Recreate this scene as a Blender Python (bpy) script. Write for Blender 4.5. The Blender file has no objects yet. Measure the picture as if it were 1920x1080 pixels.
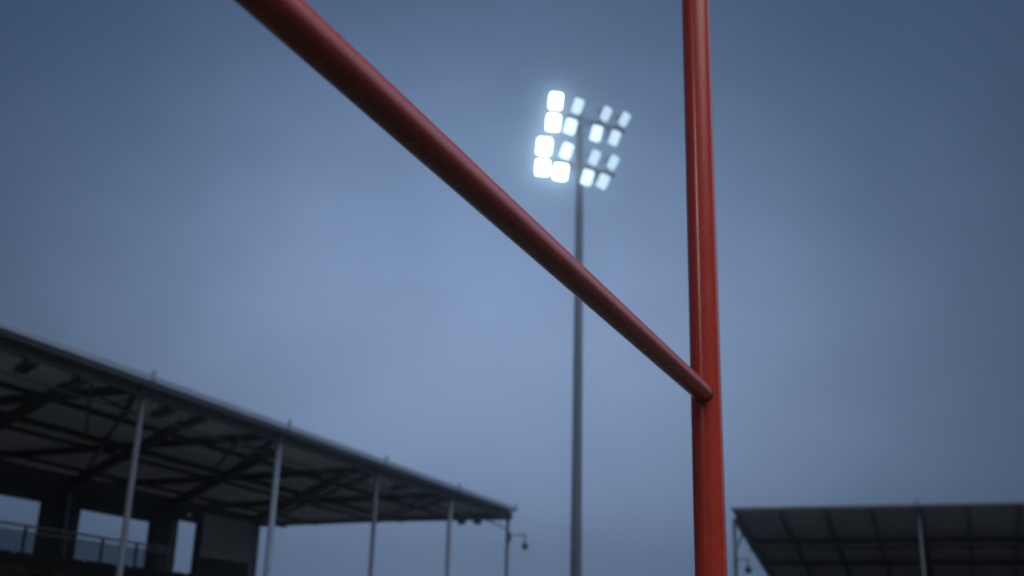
import bpy, bmesh, math, random
from mathutils import Vector, Matrix, Euler

random.seed(7)
scene = bpy.context.scene
COL = scene.collection
R = math.radians

# ------------------------------------------------------------------ camera
CAM_Z = 1.7
cam_d = bpy.data.cameras.new("camera")
cam = bpy.data.objects.new("camera", cam_d)
COL.objects.link(cam)
PITCH, ROLL = 0.318942662, -0.0290029778
fw = Vector((0, math.cos(PITCH), math.sin(PITCH)))
up0 = Vector((0, -math.sin(PITCH), math.cos(PITCH)))
rt0 = Vector((1, 0, 0))
rt = math.cos(ROLL) * rt0 - math.sin(ROLL) * up0
upv = math.sin(ROLL) * rt0 + math.cos(ROLL) * up0
cam.matrix_world = Matrix(((rt.x, upv.x, -fw.x, 0), (rt.y, upv.y, -fw.y, 0),
                           (rt.z, upv.z, -fw.z, CAM_Z), (0, 0, 0, 1)))
cam_d.sensor_width = 36.0
cam_d.lens = 2111.68682 / 1920 * 36
cam_d.clip_start = 0.05
cam_d.clip_end = 3000
cam_d.dof.use_dof = True
cam_d.dof.focus_distance = 3.9
cam_d.dof.aperture_fstop = 2.0
scene.camera = cam

# ------------------------------------------------------------------ exposure
scene.view_settings.view_transform = 'Standard'
scene.view_settings.look = 'None'
scene.view_settings.exposure = 0.0
scene.view_settings.gamma = 1.0

# ------------------------------------------------------------------ sky: overcast dusk
SUN_EL, SUN_AZ = R(22), R(221)
OV_EL, OV_AZ = R(64), R(147)         # bright lobe added to the unseen sky to light the goal        # overhead, behind the camera
world = bpy.data.worlds.new("World")
scene.world = world
world.use_nodes = True
nt = world.node_tree
nt.nodes.clear()
def N(t, **k):
    n = nt.nodes.new(t)
    for a, b in k.items():
        setattr(n, a, b)
    return n
def vdot(src, v):
    n = N('ShaderNodeVectorMath', operation='DOT_PRODUCT')
    nt.links.new(src, n.inputs[0]); n.inputs[1].default_value = v
    return n.outputs['Value']
def M(op, a, b=None, c=None, clamp=False):
    n = N('ShaderNodeMath', operation=op); n.use_clamp = clamp
    for i, s in enumerate((a, b, c)):
        if s is None: continue
        if isinstance(s, (int, float)): n.inputs[i].default_value = s
        else: nt.links.new(s, n.inputs[i])
    return n.outputs[0]
def mixc(f, a, b):
    n = N('ShaderNodeMix', data_type='RGBA')
    for s, i in ((f, 0), (a, 6), (b, 7)):
        if isinstance(s, (int, float)): n.inputs[i].default_value = s
        elif isinstance(s, tuple): n.inputs[i].default_value = (*s, 1)
        else: nt.links.new(s, n.inputs[i])
    return n.outputs[2]
def addc(a, b, mode='ADD'):
    n = N('ShaderNodeMix', data_type='RGBA', blend_type=mode); n.inputs[0].default_value = 1.0
    nt.links.new(a, n.inputs[6]); nt.links.new(b, n.inputs[7])
    return n.outputs[2]
tc = N('ShaderNodeTexCoord')
D = tc.outputs['Generated']
g = Vector((-0.01, 0.9599, 0.215)).normalized()            # bright centre; vignette-like dimming around it is painted into the sky
gx = g.cross(Vector((0, 0, 1))).normalized(); gz = gx.cross(g)
noise = N('ShaderNodeTexNoise'); noise.inputs['Scale'].default_value = 5.0
noise.inputs['Detail'].default_value = 4.0; noise.inputs['Roughness'].default_value = 0.5
noise.inputs['Distortion'].default_value = 0.4
nt.links.new(D, noise.inputs['Vector'])
noise2 = N('ShaderNodeTexNoise'); noise2.inputs['Scale'].default_value = 15.0; noise2.inputs['Detail'].default_value = 5.0
mp2 = N('ShaderNodeMapping'); mp2.inputs['Scale'].default_value = (1, 1, 1.8)
nt.links.new(D, mp2.inputs['Vector']); nt.links.new(mp2.outputs[0], noise2.inputs['Vector'])
nv = M('MULTIPLY_ADD', M('SUBTRACT', noise2.outputs['Fac'], 0.5), 0.30, M('SUBTRACT', noise.outputs['Fac'], 0.5))
u = M('DIVIDE', vdot(D, tuple(gx)), 0.345)
v = M('DIVIDE', vdot(D, tuple(gz)), 0.30)
r2 = M('ADD', M('MULTIPLY', u, u), M('MULTIPLY', v, v))
r2 = M('ADD', r2, M('MULTIPLY', nv, 0.60))
r2 = M('POWER', M('MAXIMUM', r2, 0.0), 1.2)
t = M('EXPONENT', M('MULTIPLY', r2, -1.0))
t = M('MULTIPLY', t, M('GREATER_THAN', vdot(D, tuple(g)), 0.0))
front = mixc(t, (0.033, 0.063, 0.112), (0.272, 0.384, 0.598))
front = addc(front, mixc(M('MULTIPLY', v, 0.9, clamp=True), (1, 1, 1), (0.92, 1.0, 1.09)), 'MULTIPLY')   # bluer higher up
lowdark = M('ADD', M('MULTIPLY_ADD', vdot(D, (0, 1, 0)), 1.6, -0.1, clamp=True), 0.1)      # sky dimmed at the sides and behind to keep the crossbar underside dark
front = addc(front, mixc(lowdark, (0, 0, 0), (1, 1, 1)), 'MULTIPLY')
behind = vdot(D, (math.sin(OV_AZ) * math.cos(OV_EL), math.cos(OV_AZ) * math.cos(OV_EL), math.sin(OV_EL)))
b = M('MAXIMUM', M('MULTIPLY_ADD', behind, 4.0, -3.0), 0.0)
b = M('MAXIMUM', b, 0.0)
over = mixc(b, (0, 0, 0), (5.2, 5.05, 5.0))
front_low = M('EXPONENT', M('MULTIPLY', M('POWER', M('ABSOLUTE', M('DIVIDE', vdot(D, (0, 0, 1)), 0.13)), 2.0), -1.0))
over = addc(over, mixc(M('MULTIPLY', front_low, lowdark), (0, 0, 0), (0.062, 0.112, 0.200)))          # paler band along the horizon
# added bright sky patch, out of view on the right, for crossbar reflections
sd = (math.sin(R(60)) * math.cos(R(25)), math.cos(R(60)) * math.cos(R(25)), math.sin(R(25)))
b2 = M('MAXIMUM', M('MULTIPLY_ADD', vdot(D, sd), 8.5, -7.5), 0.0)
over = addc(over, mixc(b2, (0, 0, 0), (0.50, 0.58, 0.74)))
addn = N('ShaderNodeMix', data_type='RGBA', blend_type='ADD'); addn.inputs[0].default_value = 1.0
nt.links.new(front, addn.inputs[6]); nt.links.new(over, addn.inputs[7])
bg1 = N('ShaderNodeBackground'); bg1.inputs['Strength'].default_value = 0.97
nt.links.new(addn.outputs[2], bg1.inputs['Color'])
sky = N('ShaderNodeTexSky', sky_type='NISHITA'); sky.sun_disc = False
sky.sun_elevation = R(1.0); sky.sun_rotation = SUN_AZ
bg2 = N('ShaderNodeBackground'); bg2.inputs['Strength'].default_value = 0.006
nt.links.new(sky.outputs['Color'], bg2.inputs['Color'])
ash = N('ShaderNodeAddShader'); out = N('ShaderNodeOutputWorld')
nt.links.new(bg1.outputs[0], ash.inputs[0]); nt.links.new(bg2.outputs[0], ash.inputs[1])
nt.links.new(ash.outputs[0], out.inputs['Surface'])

sun_d = bpy.data.lights.new("sun", 'SUN'); sun_d.energy = 0.18; sun_d.angle = R(10); sun_d.color = (1, 0.97, 0.94)
sun = bpy.data.objects.new("sun", sun_d); COL.objects.link(sun)
sdir = Vector((math.sin(SUN_AZ) * math.cos(SUN_EL), math.cos(SUN_AZ) * math.cos(SUN_EL), math.sin(SUN_EL)))
sun.rotation_euler = sdir.to_track_quat('Z', 'Y').to_euler()

# ------------------------------------------------------------------ materials
def mat(name, col, rough=0.6, metal=0.0, var=0.25, scale=3.0, bump=0.0, coat=0.0, spec=0.5, stretch=None, dirt=None):
    m = bpy.data.materials.new(name); m.use_nodes = True
    t = m.node_tree; p = t.nodes['Principled BSDF']
    tcn = t.nodes.new('ShaderNodeTexCoord'); n1 = t.nodes.new('ShaderNodeTexNoise')
    n1.inputs['Scale'].default_value = scale; n1.inputs['Detail'].default_value = 6; n1.inputs['Roughness'].default_value = 0.62
    src = tcn.outputs['Object']
    if stretch:
        mp = t.nodes.new('ShaderNodeMapping'); mp.inputs['Scale'].default_value = stretch
        t.links.new(src, mp.inputs['Vector']); src = mp.outputs[0]
    t.links.new(src, n1.inputs['Vector'])
    rp = t.nodes.new('ShaderNodeValToRGB')
    rp.color_ramp.elements[0].position = 0.3; rp.color_ramp.elements[1].position = 0.7
    lo = dirt if dirt else tuple(c * (1 - var) for c in col)
    rp.color_ramp.elements[0].color = (*lo, 1)
    rp.color_ramp.elements[1].color = (*[min(1, c * (1 + var * .6)) for c in col], 1)
    t.links.new(n1.outputs['Fac'], rp.inputs[0]); t.links.new(rp.outputs[0], p.inputs['Base Color'])
    n2 = t.nodes.new('ShaderNodeTexNoise'); n2.inputs['Scale'].default_value = scale * 9; n2.inputs['Detail'].default_value = 4
    t.links.new(src, n2.inputs['Vector'])
    mr = t.nodes.new('ShaderNodeMapRange'); mr.inputs['To Min'].default_value = max(0.02, rough - 0.08); mr.inputs['To Max'].default_value = min(1, rough + 0.1)
    t.links.new(n2.outputs['Fac'], mr.inputs[0]); t.links.new(mr.outputs[0], p.inputs['Roughness'])
    p.inputs['Metallic'].default_value = metal
    p.inputs['Specular IOR Level'].default_value = spec
    p.inputs['Coat Weight'].default_value = coat; p.inputs['Coat Roughness'].default_value = 0.08
    if bump:
        bn = t.nodes.new('ShaderNodeBump'); bn.inputs['Strength'].default_value = bump; bn.inputs['Distance'].default_value = 0.01
        t.links.new(n2.outputs['Fac'], bn.inputs['Height']); t.links.new(bn.outputs[0], p.inputs['Normal'])
    return m
def emit(name, col, strength):
    m = bpy.data.materials.new(name); m.use_nodes = True
    t = m.node_tree; p = t.nodes['Principled BSDF']
    p.inputs['Base Color'].default_value = (0.7, 0.75, 0.8, 1); p.inputs['Roughness'].default_value = 0.2
    tcn = t.nodes.new('ShaderNodeTexCoord'); w = t.nodes.new('ShaderNodeTexNoise')   # the lit elements behind the glass are not even
    w.inputs['Scale'].default_value = 6.0
    mr = t.nodes.new('ShaderNodeMapRange'); mr.inputs['To Min'].default_value = strength * 0.75; mr.inputs['To Max'].default_value = strength * 1.25
    t.links.new(tcn.outputs['Object'], w.inputs['Vector'])
    t.links.new(w.outputs['Fac'], mr.inputs[0]); t.links.new(mr.outputs[0], p.inputs['Emission Strength'])
    p.inputs['Emission Color'].default_value = (*col, 1)
    return m
def glass(name, tint):
    m = bpy.data.materials.new(name); m.use_nodes = True
    t = m.node_tree; p = t.nodes['Principled BSDF']; o = t.nodes['Material Output']
    tr = t.nodes.new('ShaderNodeBsdfTransparent'); tr.inputs['Color'].default_value = (*tint, 1)
    nz = t.nodes.new('ShaderNodeTexNoise'); nz.inputs['Scale'].default_value = 2.5
    mr = t.nodes.new('ShaderNodeMapRange'); mr.inputs['To Min'].default_value = 0.06; mr.inputs['To Max'].default_value = 0.16
    t.links.new(nz.outputs['Fac'], mr.inputs[0])
    p.inputs['Base Color'].default_value = (0.08, 0.09, 0.1, 1); p.inputs['Roughness'].default_value = 0.1
    mx = t.nodes.new('ShaderNodeMixShader'); t.links.new(mr.outputs[0], mx.inputs[0])
    t.links.new(tr.outputs[0], mx.inputs[1]); t.links.new(p.outputs[0], mx.inputs[2]); t.links.new(mx.outputs[0], o.inputs['Surface'])
    return m

def translucent(m, k, col):
    t = m.node_tree; p = t.nodes['Principled BSDF']; o = t.nodes['Material Output']
    tr = t.nodes.new('ShaderNodeBsdfTranslucent'); tr.inputs['Color'].default_value = (*col, 1)
    mx = t.nodes.new('ShaderNodeMixShader'); mx.inputs[0].default_value = k
    t.links.new(p.outputs[0], mx.inputs[1]); t.links.new(tr.outputs[0], mx.inputs[2]); t.links.new(mx.outputs[0], o.inputs['Surface'])
M_RED = mat('red gloss paint', (0.31, 0.030, 0.018), rough=0.24, var=0.16, scale=2.2, bump=0.03, coat=0.28, stretch=(1, 1, .4))
def worn(m):
    t = m.node_tree; p = t.nodes['Principled BSDF']
    tcn = t.nodes.new('ShaderNodeTexCoord')
    def noise(scale, st, lo, hi, rough=.6):
        mp = t.nodes.new('ShaderNodeMapping'); mp.inputs['Scale'].default_value = st
        n = t.nodes.new('ShaderNodeTexNoise'); n.inputs['Scale'].default_value = scale; n.inputs['Detail'].default_value = 8; n.inputs['Roughness'].default_value = rough
        r = t.nodes.new('ShaderNodeMapRange'); r.inputs['From Min'].default_value = lo; r.inputs['From Max'].default_value = hi
        t.links.new(tcn.outputs['Object'], mp.inputs[0]); t.links.new(mp.outputs[0], n.inputs['Vector']); t.links.new(n.outputs['Fac'], r.inputs[0])
        return r.outputs[0]
    src = p.inputs['Base Color'].links[0].from_socket
    for fac, col, k in ((noise(3, (1, 1, .5), .52, .75), (0.20, 0.018, 0.010), .55),      # dull grime patches
                        (noise(26, (1, 1, .12), .62, .74, .7), (0.10, 0.02, 0.014), .45), # runs of dirt
                        (noise(40, (1, 1, 1), .71, .735, .75), (0.03, 0.025, 0.022), .8)):# small chips
        mu = t.nodes.new('ShaderNodeMath'); mu.operation = 'MULTIPLY'; mu.use_clamp = True; mu.inputs[1].default_value = k
        t.links.new(fac, mu.inputs[0])
        mx = t.nodes.new('ShaderNodeMix'); mx.data_type = 'RGBA'; mx.inputs[7].default_value = (*col, 1)
        t.links.new(mu.outputs[0], mx.inputs[0]); t.links.new(src, mx.inputs[6]); src = mx.outputs[2]
    t.links.new(src, p.inputs['Base Color'])
worn(M_RED)
M_WELD = mat('dark weld bead', (0.06, 0.012, 0.01), rough=0.5, var=0.4, scale=30)
M_GALV = mat('galvanised mast steel', (0.05, 0.075, 0.12), rough=0.5, metal=0.0, var=0.2, scale=4, stretch=(1, 1, .2))
M_HOUS = mat('lamp housing', (0.10, 0.11, 0.12), rough=0.5, metal=0.3)
M_FASC = mat('pale grey gutter', (0.17, 0.24, 0.37), rough=0.45, var=0.15, scale=1.2, stretch=(1, 4, 4))
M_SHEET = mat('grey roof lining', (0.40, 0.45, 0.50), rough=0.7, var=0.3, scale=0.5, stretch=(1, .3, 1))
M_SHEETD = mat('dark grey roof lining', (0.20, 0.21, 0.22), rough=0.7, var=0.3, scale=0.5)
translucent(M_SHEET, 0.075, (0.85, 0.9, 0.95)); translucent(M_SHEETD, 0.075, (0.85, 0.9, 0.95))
M_STEEL = mat('dark painted steel', (0.045, 0.05, 0.055), rough=0.6, var=0.3, scale=3)
M_POSTA = mat('grey stand column', (0.10, 0.125, 0.18), rough=0.5, var=0.2, scale=3)
M_POSTB = mat('pale stand column', (0.17, 0.24, 0.36), rough=0.5, var=0.15, scale=3)
M_WALL = mat('dark rendered wall', (0.035, 0.04, 0.043), rough=0.85, var=0.3, scale=1.0, bump=0.1)
M_WALLP = mat('pale wall panel', (0.30, 0.33, 0.36), rough=0.8, var=0.25, scale=0.8)
M_CONC = mat('concrete', (0.10, 0.10, 0.10), rough=0.9, var=0.3, scale=1.5, bump=0.2)
M_SEAT = mat('black plastic seat', (0.006, 0.006, 0.007), rough=0.8, spec=0.1, var=0.2, scale=6)
M_BLACK = mat('black plastic', (0.012, 0.012, 0.014), rough=0.35, var=0.2, scale=8)
M_WHITE = mat('white plastic', (0.7, 0.72, 0.75), rough=0.4, var=0.1, scale=8)
M_GLASS = glass('smoked balustrade glass', (0.66, 0.68, 0.70))
M_GRASS = mat('mown pitch grass', (0.010, 0.020, 0.010), rough=0.9, var=0.5, scale=1.5, bump=0.6)
M_TAR = mat('apron tarmac', (0.05, 0.05, 0.05), rough=0.9, var=0.4, scale=4, bump=0.3)

# ------------------------------------------------------------------ mesh helpers
class MB:
    def __init__(s): s.bm = bmesh.new()
    def box(s, x0, x1, y0, y1, z0, z1, mtx=None):
        c = Vector(((x0 + x1) / 2, (y0 + y1) / 2, (z0 + z1) / 2))
        m = Matrix.Translation(c) @ Matrix.Diagonal((x1 - x0, y1 - y0, z1 - z0, 1))
        if mtx: m = mtx @ m
        bmesh.ops.create_cube(s.bm, size=1, matrix=m); return s
    def bar(s, a, b, w, h):                     # rectangular bar, h is the vertical depth
        a, b = Vector(a), Vector(b); d = (b - a)
        x = d.normalized(); y = Vector((0, 0, 1)).cross(x)
        if y.length < 1e-4: y = Vector((0, 1, 0))
        y.normalize(); z = x.cross(y)
        m = Matrix(((x.x, y.x, z.x, 0), (x.y, y.y, z.y, 0), (x.z, y.z, z.z, 0), (0, 0, 0, 1)))
        m = Matrix.Translation((a + b) / 2) @ m @ Matrix.Diagonal((d.length, w, h, 1))
        bmesh.ops.create_cube(s.bm, size=1, matrix=m); return s
    def ibeam(s, a, b, w, h, tf=0.016, tw=0.012):
        a, b = Vector(a), Vector(b); o = Vector((0, 0, h / 2 - tf / 2))
        s.bar(a + o, b + o, w, tf); s.bar(a - o, b - o, w, tf); s.bar(a, b, tw, h - 2 * tf - 0.001); return s
    def tube(s, a, b, r0, r1=None, n=16, caps=True):
        a, b = Vector(a), Vector(b); d = b - a; r1 = r0 if r1 is None else r1
        q = Vector((0, 0, 1)).rotation_difference(d.normalized()).to_matrix().to_4x4()
        bmesh.ops.create_cone(s.bm, cap_ends=caps, segments=n, radius1=r0, radius2=r1, depth=d.length,
                              matrix=Matrix.Translation((a + b) / 2) @ q); return s
    def ball(s, c, r, sc=(1, 1, 1)):
        bmesh.ops.create_uvsphere(s.bm, u_segments=20, v_segments=12, radius=r,
                                  matrix=Matrix.Translation(c) @ Matrix.Diagonal((*sc, 1))); return s
    def build(s, name, m, parent=None, bevel=0.0, smooth=None):
        me = bpy.data.meshes.new(name); s.bm.to_mesh(me); s.bm.free()
        me.materials.append(m)
        o = bpy.data.objects.new(name, me); COL.objects.link(o)
        if parent: o.parent = parent
        if smooth:
            for p in me.polygons: p.use_smooth = True
            md = o.modifiers.new('edges', 'EDGE_SPLIT'); md.split_angle = R(35)
        if bevel:
            b = o.modifiers.new('bevel', 'BEVEL'); b.width = bevel; b.segments = 2; b.limit_method = 'ANGLE'
        return o
def tag(o, label=None, cat=None, group=None, kind=None):
    for k, v in (('label', label), ('category', cat), ('group', group), ('kind', kind)):
        if v: o[k] = v
    return o
def empty(name, loc=(0, 0, 0), rz=0.0):
    o = bpy.data.objects.new(name, None); COL.objects.link(o)
    o.location = loc; o.rotation_euler = (0, 0, rz); o.empty_display_size = 0.2
    return o
def copy_tree(o, parent=None):
    c = o.copy(); COL.objects.link(c)
    if parent: c.parent = parent
    for ch in list(o.children): copy_tree(ch, c)
    return c

# field frame: x along the left stand (away from the camera), y towards its back
FA = 0.378022242
FROT = math.pi / 2 - FA
FM = Matrix.Rotation(FROT, 4, 'Z')
def F(x, y, z=0.0): return FM @ Vector((x, y, z))

# ------------------------------------------------------------------ ground
g_ = MB(); bmesh.ops.create_grid(g_.bm, x_segments=4, y_segments=4, size=250)
tag(g_.build('ground', M_TAR), kind='structure')
p_ = MB(); p_.box(-75, 35.2, -58, 10.6, 0.004, 0.03, FM)
tag(p_.build('pitch', M_GRASS), kind='structure')

# ------------------------------------------------------------------ rugby goal
J = Vector((0.96445, 5.38746, 2.95332))
ga = 0.4083
gd = Vector((-math.sin(ga), -math.cos(ga), 0))
goal = empty('rugby_goal', (J.x, J.y, 0))
tag(goal, 'red painted tubular rugby goal post with its crossbar crossing the whole foreground', 'goal post')
def upright(p):
    m = MB(); m.tube((p.x, p.y, 0.0), (p.x, p.y, 9.6), 0.075, 0.075, n=64)
    m.ball((p.x, p.y, 9.6), 0.075, (1, 1, .4))
    return m.build('upright', M_RED, goal, smooth=True)
p0 = Vector((0, 0, 0)); p1 = gd * 5.6
upright(p0)
upright(p1)
zc = J.z
cb = MB(); cb.tube((0, 0, zc), (p1.x, p1.y, zc), 0.0478, n=64)
bar = cb.build('crossbar', M_RED, goal, smooth=True)
for e, s in ((p0, 1), (p1, -1)):
    w_ = MB()
    a = e + gd * s * 0.060; b_ = e + gd * s * 0.082
    w_.tube((a.x, a.y, zc), (b_.x, b_.y, zc), 0.0515, 0.0495, n=48)
    w_.build('weld_collar', M_WELD, bar, smooth=True)

# ------------------------------------------------------------------ floodlight tower
TX, TY = 2.61577, 42.0
tower = empty('floodlight_tower', (TX, TY, 0))
tag(tower, 'tall grey floodlight mast with sixteen lit white lamps on two crossarms', 'floodlight')
az = R(62); AD = Vector((math.sin(az), math.cos(az), 0)); AN = Vector((math.cos(az), -math.sin(az), 0))  # AN faces the pitch
m = MB(); m.tube((0, 0, 0), (0, 0, 23.25), 0.225, 0.135, n=32)
m.tube((0, 0, 23.25), (0, 0, 23.30), 0.15, 0.15, n=32)
for zz in (6.2, 12.4, 18.6):                      # slip joints between the mast sections
    rr = 0.225 - 0.09 * zz / 23.25; m.tube((0, 0, zz - .25), (0, 0, zz + .25), rr + .012, rr + .008, n=32)
m.build('mast', M_GALV, tower, smooth=True)
m = MB(); m.box(-.35, .35, -.35, .35, 0, .04)
m.build('base_plate', M_GALV, tower)
for zz, s0, s1 in ((23.20, -1.15, 2.45), (21.02, -1.6, 1.9)):
    m = MB(); m.bar(AD * s0 - AN * .28 + Vector((0, 0, zz)), AD * s1 - AN * .28 + Vector((0, 0, zz)), .09, .10)
    m.bar(AD * s0 - AN * .62 + Vector((0, 0, zz)), AD * s1 - AN * .62 + Vector((0, 0, zz)), .06, .06)
    for s in (s0 + .1, -.3, .3, s1 - .1):
        m.bar(AD * s - AN * .25 + Vector((0, 0, zz)), AD * s - AN * .6 + Vector((0, 0, zz)), .07, .09)
    m.build('crossarm', M_GALV, tower, bevel=.01)
EM = {k: emit('lamp glow %s' % k, c, s) for k, c, s in (('strong', (.62, .87, 1.0), 9.0), ('middle', (.56, .82, 1.0), 1.8), ('soft', (.58, .82, 1.0), 1.08), ('faint', (.54, .79, 1.0), 1.0))}
def rounded(w, h, r, n=5):
    o = []
    for cx, cy, a0 in ((w / 2 - r, h / 2 - r, 0), (-w / 2 + r, h / 2 - r, 90), (-w / 2 + r, -h / 2 + r, 180), (w / 2 - r, -h / 2 + r, 270)):
        for i in range(n + 1):
            a = R(a0 + 90 * i / n); o.append((cx + r * math.cos(a), cy + r * math.sin(a)))
    return o
def loft(bm, rings):
    vs = [[bm.verts.new(p) for p in rg] for rg in rings]
    n = len(vs[0])
    for k in range(len(vs) - 1):
        for i in range(n):
            bm.faces.new((vs[k][i], vs[k][(i + 1) % n], vs[k + 1][(i + 1) % n], vs[k + 1][i]))
    bm.faces.new(vs[-1]); bm.faces.new(list(reversed(vs[0])))
def lamp(s, z, w, h, glow, yaw, tilt, roll, arm_z):
    k_ = {'strong': (.74, .78), 'middle': (.72, .84), 'soft': (.69, .83), 'faint': (.66, .82)}[glow]; w *= k_[0]; h *= k_[1]
    ring = lambda k, d, q=1.0: [(x * k, y * k * q, d) for x, y in rounded(w, h, min(w, h) * .2)]
    m = MB(); loft(m.bm, [ring(.45, -.34), ring(.7, -.30), ring(.96, -.06), ring(1.08, -.05), ring(1.08, -.005)])
    o = m.build('floodlight', M_HOUS, tower)
    l = MB(); loft(l.bm, [ring(1.0, -.004), ring(1.0, .012), ring(.8, .03)])
    l.build('lens', EM[glow], o)
    y = MB()                                    # U-shaped yoke round the back of the lamp
    for sx in (-1, 1): y.box(sx * w * .57 - .012, sx * w * .57 + .012, -.04, .04, -.37, .0)
    y.box(-w * .57 + .012, w * .57 - .012, -.04, .04, -.37, -.35)
    bmesh.ops.remove_doubles(y.bm, verts=y.bm.verts, dist=.0005)
    y.build('yoke', M_GALV, o)
    f = (Matrix.Rotation(yaw, 3, 'Z') @ AN); f = (f * math.cos(tilt) + Vector((0, 0, -math.sin(tilt)))).normalized()
    x = Vector((0, 0, 1)).cross(f).normalized(); yv = f.cross(x)
    o.matrix_local = Matrix.Translation(AD * s + AN * 0.30 + Vector((0, 0, z))) @ Matrix(((x.x, yv.x, f.x, 0), (x.y, yv.y, f.y, 0), (x.z, yv.z, f.z, 0), (0, 0, 0, 1))) @ Matrix.Rotation(roll, 4, 'Z')
    b_ = MB()                                   # bracket from the arm to the back of the lamp
    c = AD * s + AN * .30 + Vector((0, 0, z)) - f * .36
    b_.tube(c, AD * s - AN * .25 + Vector((0, 0, arm_z + .12)), .035, n=8)
    b_.build('bracket', M_GALV, tower)
CW = R(-31)     # yaw that turns a lamp from square-on to the arm towards the camera
LAMPS = [  # s, z, w, h, glow, fraction turned to the camera, roll
 (-1.358, 23.329, .70, .86, 'strong', 1.0, -6), (-0.315, 23.371, .64, .78, 'soft', .35, -12), (1.066, 23.389, .62, .74, 'faint', .05, -15), (1.985, 23.387, .62, .74, 'faint', -.05, -19),
 (-1.453, 22.343, .74, .86, 'strong', 1.0, -6), (-0.648, 22.363, .66, .76, 'middle', .5, -10), (0.598, 22.373, .64, .78, 'middle', .45, -8), (1.489, 22.396, .64, .76, 'soft', .2, -12),
 (-1.851, 21.178, .78, .88, 'strong', 1.0, -6), (-0.821, 21.236, .66, .78, 'middle', .45, -14), (0.513, 21.258, .62, .76, 'faint', .25, -15), (1.409, 21.262, .62, .74, 'faint', .05, -18),
 (-1.904, 20.248, .74, .82, 'strong', 1.0, -3), (-1.081, 20.248, .76, .84, 'strong', .9, -6), (0.174, 20.301, .64, .76, 'middle', .5, -10), (0.929, 20.301, .66, .74, 'soft', .4, -18)]
for i, (s, z, w, h, gl, fr, rl) in enumerate(LAMPS):
    lamp(s, z, w, h, gl, CW * fr, R(24), R(rl), 23.10 if i < 8 else 20.90)

# ------------------------------------------------------------------ left stand
YF, YB = 14.53, 25.0
def zr(y): return 6.62 - 0.02 * (y - YF)
PX = [37.07 - 4.93 * k for k in range(7)]
X0, X1 = 4.9, 37.2
stand = empty('covered_stand', (0, 0, 0), FROT)
tag(stand, 'long covered stand with slender columns and dark braced roof, left of the goal post', 'stand')
m = MB()
vs = [m.bm.verts.new(c) for c in ((X0, YF, zr(YF)), (X1, YF, zr(YF)), (X1, YB + .3, zr(YB + .3)), (X0, YB + .3, zr(YB + .3)))]
f_ = m.bm.faces.new(vs)
ext = bmesh.ops.extrude_face_region(m.bm, geom=[f_])
bmesh.ops.translate(m.bm, vec=(0, 0, .06), verts=[v for v in ext['geom'] if isinstance(v, bmesh.types.BMVert)])
bmesh.ops.recalc_face_normals(m.bm, faces=m.bm.faces)
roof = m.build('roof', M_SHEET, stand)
m = MB(); m.box(X0, X1 + .05, YF - .18, YF - .02, 6.635, 6.785)
m.build('gutter', M_FASC, roof, bevel=.02)
m = MB(); m.box(X1 + .003, X1 + .06, YF, YB + .3, 6.36, 6.60)
m.build('verge_trim', M_STEEL, roof, bevel=.01)
for x in PX:
    m = MB(); m.ibeam((x, YF + .05, zr(YF) - .09), (x, YB, zr(YB) - .09), .12, .17); m.build('rafter', M_STEEL, roof)
    m = MB(); m.box(x - .05, x + .05, YF - .23, YF - .17, 6.66, 6.88); m.build('gutter_clip', M_POSTB, roof, bevel=.01)
for y, w, h in ((16.75, .08, .11), (18.75, .09, .13), (19.75, .07, .09), (22.3, .08, .11), (24.8, .12, .20)):
    m = MB(); m.ibeam((X0, y, zr(y) - .24 - h / 2 + .14), (X1 - .05, y, zr(y) - .24 - h / 2 + .14), w, h); m.build('purlin', M_STEEL, roof)
m = MB(); m.ibeam((X0, YF + .12, zr(YF) - .12), (X1 - .05, YF + .12, zr(YF) - .12), .12, .2); m.build('eaves_beam', M_STEEL, roof)
def diag(x0, y0, x1, y1, w, h, dz, nm):
    if x1 > X1 - .1:
        k = (X1 - .1 - x0) / (x1 - x0); x1, y1 = X1 - .1, y0 + k * (y1 - y0)
    m = MB(); m.bar((x0, y0, zr(y0) - dz), (x1, y1, zr(y1) - dz), w, h); m.build(nm, M_STEEL, roof)
for x in PX[1:]:
    if x < X0 - 6: continue
    xs, ys = (x + .1, YF + .3)
    diag(xs + 1.2, ys + 1.2, x + 2 * 4.93, YB - .1, .07, .10, .16, 'diagonal_tie')
    diag(xs, ys, xs + 1.25, ys + 1.25, .10, .14, .2, 'diagonal_tie')
    diag(x - 1.1, YF + .3, x + 3.2, 18.7, .06, .06, .27, 'tie_rod')
m = MB(); m.tube((X0, 15.55, 6.30), (X1 - .4, 15.55, 6.30), .028, n=8)
m.build('conduit', M_POSTB, roof)
for i, x in enumerate(PX):
    m = MB(); r_ = .062 if i % 2 == 0 else .075
    m.tube((x + .2, 14.70, 0), (x + .2, 14.70, zr(14.7) - .02), r_, n=20)
    m.box(x + .04, x + .36, 14.55, 14.85, 0, .02)
    c = m.build('column', M_POSTA if i % 2 == 0 else M_POSTB, stand, smooth=True)
    m = MB(); m.tube((x + .2, 14.70, 6.03), (x + .2, 15.70, 6.44), .022, n=8)
    m.tube((x + .2, 15.0, 6.16), (x + .2, 14.95, 6.44), .014, n=8); m.tube((x + .2, 15.35, 6.30), (x + .2, 14.95, 6.44), .014, n=8)
    m.build('knee_brace', M_STEEL, c)
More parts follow.
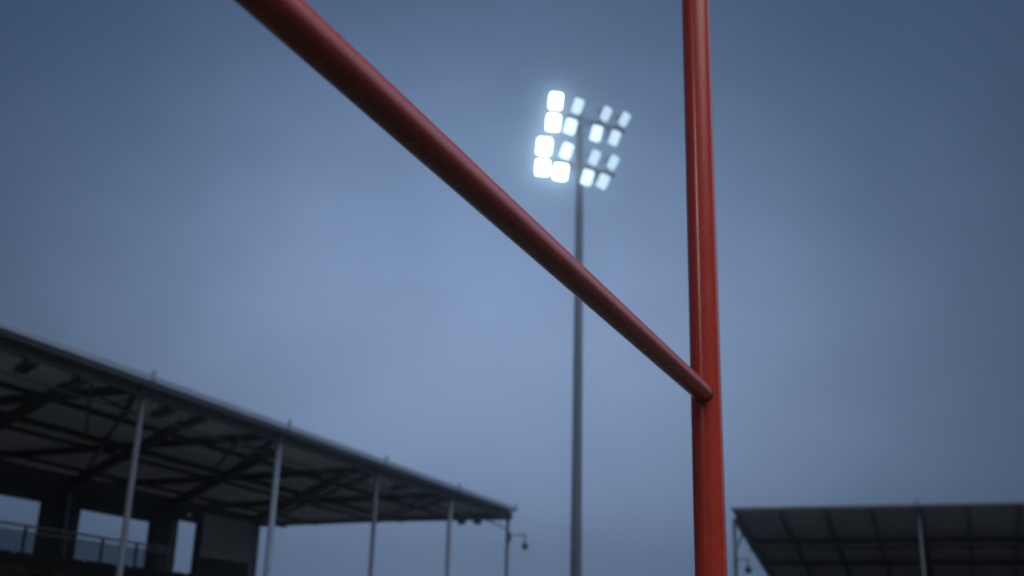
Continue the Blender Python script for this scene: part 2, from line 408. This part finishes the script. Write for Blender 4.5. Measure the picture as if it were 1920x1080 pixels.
# dark wall at the back of the terrace with its openings
Y0, Y1 = 18.28, 18.48
WT = 5.12
OPEN = [(11.0, 14.93, 3.0, 4.63), (16.25, 19.24, 3.0, 4.66), (20.28, 22.88, 3.0, 4.66), (23.55, 24.73, 2.75, 4.84)]
m = MB()
px = X0
for (a, b_, z0, z1) in OPEN:
    m.box(px, a, Y0, Y1, 0, WT); m.box(a, b_, Y0, Y1, z1, WT); m.box(a, b_, Y0, Y1, 0, z0); px = b_
m.box(px, 24.78, Y0, Y1, 0, WT)
bmesh.ops.remove_doubles(m.bm, verts=m.bm.verts, dist=.0005)
wall = m.build('back_wall', M_WALL, stand)
m = MB(); m.box(24.78, 26.98, Y0 - .015, Y1, 4.02, WT); m.build('end_panel', M_WALLP, stand)
m = MB(); m.box(24.78, 26.98, Y0, Y1, 0, 4.015); m.box(25.0, 25.9, Y0 - .03, Y0 - .003, 2.8, 3.97)
m.build('end_panel_base', M_WALL, stand)
m = MB(); m.box(26.98, 27.08, Y0 - .04, Y1, 0, WT - .03); m.build('corner_trim', M_FASC, stand, bevel=.01)
m = MB(); m.box(X0, 27.3, Y0 + .02, Y1 - .02, WT + .002, WT + .22); m.build('wall_beam', M_STEEL, stand, bevel=.01)
for x, y in ((27.17, 18.38), (37.05, 24.85), (32.13, 24.85), (27.2, 24.85)):
    m = MB(); m.box(x - .09, x + .09, y - .09, y + .09, 0, WT if y < 20 else zr(y) - .3); m.build('back_column', M_STEEL, stand, bevel=.01)
for x in (9.2, 12.8, 16.4, 20.0, 23.55, 27.15):               # struts raking from the wall piers up to the roof
    m = MB(); m.bar((x, Y0 + .1, WT + .06), (x, 15.55, zr(15.55) - .20), .16, .19); m.build('raking_strut', M_STEEL, stand, bevel=.01)
for x, zt in ((19.77, 4.90), (23.1, 4.10)):
    m = MB(); m.tube((x, Y0 - .08, 2.9), (x, Y0 - .08, zt), .055, n=14)
    for z in (3.4, 4.0): m.tube((x, Y0 - .08, z), (x, Y0 - .08, z + .05), .065, n=14)
    m.build('downpipe', M_POSTB, wall, smooth=True)
# terrace: concrete steps down to the pitch
m = MB()
for k in range(7):
    y = 11.6 + k * .80
    m.box(X0 + .3, 29.5, y, Y0 - .02, (k * .37 if k else 0.0), .53 + k * .37 - (0 if k == 6 else .004))
m.build('terrace', M_CONC, stand)
# ------------------------------------------------------------------ glass railing on the top walkway
RY = 17.13; RZ = 3.947; FLOOR = .53 + 6 * .37
rail = empty('glass_railing', F(12.0, RY, FLOOR), FROT)
tag(rail, 'glass balustrade with grey handrail in front of the back wall openings of the left stand', 'railing')
RX = [1.113 * k for k in range(10)]
m = MB(); m.tube((0, 0, RZ - FLOOR), (RX[-1], 0, RZ - FLOOR), .025, n=14); m.build('handrail', M_POSTA, rail, smooth=True)
m = MB(); m.bar((0, 0, RZ - FLOOR - .11), (RX[-1], 0, RZ - FLOOR - .11), .02, .025); m.build('top_channel', M_POSTA, rail)
for i, x in enumerate(RX):
    m = MB(); m.box(x - .028, x + .028, -.025, .025, 0, RZ - FLOOR - .02); m.build('railing_post', M_STEEL, rail, bevel=.005)
    if i:
        m = MB(); m.box(RX[i - 1] + .04, x - .04, -.006, .006, .05, RZ - FLOOR - .13); m.build('glass_panel', M_GLASS, rail)
# low panel at the doorway
m = MB(); m.box(-.52, .52, -.008, .008, .0, .60); m.box(-.55, -.52, -.015, .015, 0, .62); m.box(.52, .55, -.015, .015, 0, .62)
o = m.build('gate_panel', M_GLASS); o.location = F(24.13, Y1 + .03, FLOOR + .02); o.rotation_euler = (0, 0, FROT)
tag(o, 'low tinted panel across the tall doorway at the end of the left stand', 'barrier')

# ------------------------------------------------------------------ seats
def make_seat():
    r_ = empty('stadium_seat')
    b_ = MB(); ring = lambda y, z, k: [(x * k, y + .03 * (abs(x) / .2) ** 2 * -1, z + q) for x, q in rounded(.43, .34, .10)]
    loft(b_.bm, [[(x, .02 - .5 * x * x, .62 + q) for x, q in rounded(.45, .36, .09)], [(x, .05 - .5 * x * x, .62 + q) for x, q in rounded(.47, .38, .10)]])
    b_.build('backrest', M_SEAT, r_)
    s_ = MB(); loft(s_.bm, [[(x, -.2 + q, .40) for x, q in rounded(.43, .40, .10)], [(x, -.2 + q, .445) for x, q in rounded(.44, .41, .10)]])
    s_.build('seat_pan', M_SEAT, r_)
    f_ = MB(); f_.bar((-.12, 0, 0), (-.12, 0, .5), .04, .04); f_.bar((.12, 0, 0), (.12, 0, .5), .04, .04)
    f_.bar((-.2, -.1, .38), (.2, -.1, .38), .04, .04)
    f_.build('seat_frame', M_STEEL, r_)
    return r_
first = None
for row, (y, z, xa, xb) in enumerate(((16.35, FLOOR - .19, 14.0, 22.2), (15.60, FLOOR - .52, 13.2, 16.4))):
    x = xa
    while x < xb:
        o = make_seat() if first is None else copy_tree(first)
        first = first or o
        o.location = F(x, y, z); o.rotation_euler = (0, 0, FROT)
        if row == 0:
            tag(o, 'black plastic seat in the top row below the glass railing', 'seat', 'seats in the top row of the left stand')
        else:
            tag(o, 'black plastic seat in the second row down, at the near end of the left stand', 'seat', 'seats in the second row of the left stand')
        x += .47

# ------------------------------------------------------------------ fittings under the left roof
def hung_light(x, y, z, rz, label, group=None):
    r_ = empty('roof_light', F(x, y, z), FROT + rz)
    tag(r_, label, 'roof light', group)
    m = MB(); ring = lambda k, zz: [(a * k, q * k, zz) for a, q in rounded(.98, .24, .05)]
    loft(m.bm, [ring(.92, -.12), ring(1, -.10), ring(1, -.03), ring(.8, 0)])
    m.build('housing', M_BLACK, r_)
    m = MB(); m.bar((-.3, 0, -.01), (-.3, 0, .14), .03, .03); m.bar((.3, 0, -.01), (.3, 0, .14), .03, .03); m.bar((-.3, 0, .14), (.3, 0, .14), .03, .03)
    m.build('bracket', M_STEEL, r_)
    return r_
HL = 'black box light under the left stand roof, '
for (x, y, lb) in ((14.75, 14.95, 'the one nearest the left picture edge'), (16.05, 15.0, 'second one in from the left picture edge'),
                   (18.6, 15.0, 'just beyond the nearest column'), (19.7, 15.05, 'midway between the two nearest columns'),
                   (29.4, 14.95, 'between third and fourth columns')):
    hung_light(x, y, 6.42, R(58), HL + lb)
for (x, y, s, lb) in ((37.0, 16.35, 1, 'black loudspeaker under the far roof edge, beside the fourth column'), (37.0, 15.75, 1, 'black loudspeaker under the far roof edge, near the last column'),
                      (37.0, 23.7, 1, 'black loudspeaker under the far roof edge, near the second column')):
    r_ = empty('loudspeaker', F(x, y, 6.36), FROT); tag(r_, lb, 'loudspeaker')
    m = MB(); ring = lambda k, zz: [(a * k, q * k, zz) for a, q in rounded(.24, .34, .05)]
    loft(m.bm, [ring(.55, -.17), ring(.85, -.13), ring(.8, -.02)])
    m.build('cabinet', M_BLACK, r_)
    m = MB(); m.bar((0, 0, -.03), (0, 0, .10), .05, .05); m.build('hanger', M_STEEL, r_)
o = empty('wall_lamp', F(24.09, Y0, 4.99), FROT); tag(o, 'small round white lamp on the wall above the doorway', 'wall lamp')
m = MB(); m.ball((0, -.05, 0), .085, (1, .6, .8)); m.build('diffuser', M_WHITE, o, smooth=True)
m = MB(); m.tube((0, -.03, 0), (0, 0, 0), .095, n=20); m.build('base', M_STEEL, o)

def dome_camera(loc, rz, label, arm, drop):
    r_ = empty('dome_camera', loc, rz); tag(r_, label, 'camera')
    m = MB(); m.box(-.09, .09, -.07, .02, -.16, .16); m.build('junction_box', M_STEEL, r_, bevel=.01)
    m = MB(); m.tube((0, -.06, .06), (0, -arm, .10), .022, n=10); m.tube((0, -arm, .11), (0, -arm, -drop + .1), .03, n=12)
    m.build('arm', M_POSTA, r_)
    m = MB(); m.tube((0, -arm, -drop), (0, -arm, -drop + .12), .10, .06, n=20); m.ball((0, -arm, -drop), .115, (1, 1, 1.15)); m.build('dome', M_BLACK, r_, smooth=True)
dome_camera(F(37.17, 14.62, 5.75), FROT, 'black dome camera hanging from an arm on the far column of the left stand', .62, .30)

# ------------------------------------------------------------------ right stand
A0 = 38.5; SL = 0.19; LX = 7.0; BAY = 5.84
# local frame: x to the right along its front, y towards its back, origin on the ground below its left front corner
def G(x, y, z): return F(A0 + y, LX - x, z)
GROT = FROT - math.pi / 2
st2 = empty('small_stand', G(0, 0, 0), GROT)
tag(st2, 'small stand with a dark sloping gridded roof, right of the goal post', 'stand')
W2 = 4 * BAY + .1; DP = 10.5
def z2(y): return 6.69 - SL * y
m = MB()
vs = [m.bm.verts.new(c) for c in ((-.05, 0, z2(0)), (W2, 0, z2(0)), (W2, DP, z2(DP)), (-.05, DP, z2(DP)))]
f_ = m.bm.faces.new(vs); ext = bmesh.ops.extrude_face_region(m.bm, geom=[f_])
bmesh.ops.translate(m.bm, vec=(0, 0, .06), verts=[v for v in ext['geom'] if isinstance(v, bmesh.types.BMVert)])
bmesh.ops.recalc_face_normals(m.bm, faces=m.bm.faces)
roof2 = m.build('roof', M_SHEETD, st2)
m = MB(); m.box(-.08, W2, -.14, -.01, 6.68, 6.79); m.build('gutter', M_POSTA, roof2, bevel=.015)
k = 0
x = 0.05
while x < W2:
    big = k % 4 == 0
    m = MB(); w, h = (.20, .30) if big else (.10, .20)
    m.ibeam((x, .02, z2(0) - h / 2 - .01), (x, DP, z2(DP) - h / 2 - .01), w, h); m.build('rafter', M_STEEL, roof2)
    k += 1; x += BAY / 4
for y in (2.55, 5.25, 7.9, 10.2):
    m = MB(); m.ibeam((0, y, z2(y) - .28), (W2, y, z2(y) - .28), .14, .20); m.build('purlin', M_STEEL, roof2)
for y in (3.55,):
    m = MB(); m.bar((0.1, y, z2(y) - .24), (W2, y, z2(y) - .24), .06, .07); m.build('cable_tray', M_STEEL, roof2)
for i in range(5):
    x = .0 + BAY * i + (.02 if i else -.02)
    m = MB(); m.tube((x, .12, 0), (x, .12, 6.45), .065, n=20); m.box(x - .15, x + .15, -.03, .27, 0, .02)
    c = m.build('column', M_POSTA, st2, smooth=True)
    m = MB(); m.tube((x, .14, 5.35), (x, 1.55, z2(1.55) - .3), .035, n=8); m.build('knee_brace', M_STEEL, c)
    if i: m = MB(); m.box(x - .06, x + .06, -.17, -.05, 6.74, 6.92); m.build('gutter_clip', M_FASC, roof2, bevel=.01)
m = MB()
for kk in range(6):
    y = 2.0 + kk * .85; m.box(.4, W2 - .4, y, 9.6, (kk * .37 if kk else 0.0), .55 + kk * .37 - .004)
m.build('terrace', M_CONC, st2)
m = MB(); m.box(0, W2, 9.9, 10.1, 0, z2(10) - .45); m.build('back_wall', M_WALL, st2)
o = empty('wall_lamp', G(-.02, 3.55, z2(3.55) - .28), GROT); tag(o, 'tiny pale lamp on the sloping roof edge of the small right stand', 'lamp')
m = MB(); m.ball((-.06, -.03, 0), .07, (1, 1, 1)); m.build('diffuser', M_WHITE, o, smooth=True)
m = MB(); m.tube((-.02, 0, 0), (.10, .02, .04), .04, n=12); m.build('base', M_STEEL, o)
dome_camera(G(-.02, .05, 5.0), GROT + R(90), 'black dome camera hanging beside the corner column of the small right stand', .42, .24)

# ------------------------------------------------------------------ scattering volume added to spread a halo round the lamps
m = MB(); m.box(-255, 255, -255, 255, -1.0, 24.6)
hz = bpy.data.materials.new('lamp halo scatter'); hz.use_nodes = True
t = hz.node_tree; t.nodes.remove(t.nodes['Principled BSDF'])
pv = t.nodes.new('ShaderNodeVolumePrincipled'); pv.inputs['Color'].default_value = (0.95, 0.97, 1.0, 1)
pv.inputs['Density'].default_value = 0.0075; pv.inputs['Anisotropy'].default_value = 0.982
t.links.new(pv.outputs[0], t.nodes['Material Output'].inputs['Volume'])
tag(m.build('halo_volume', hz), kind='stuff')
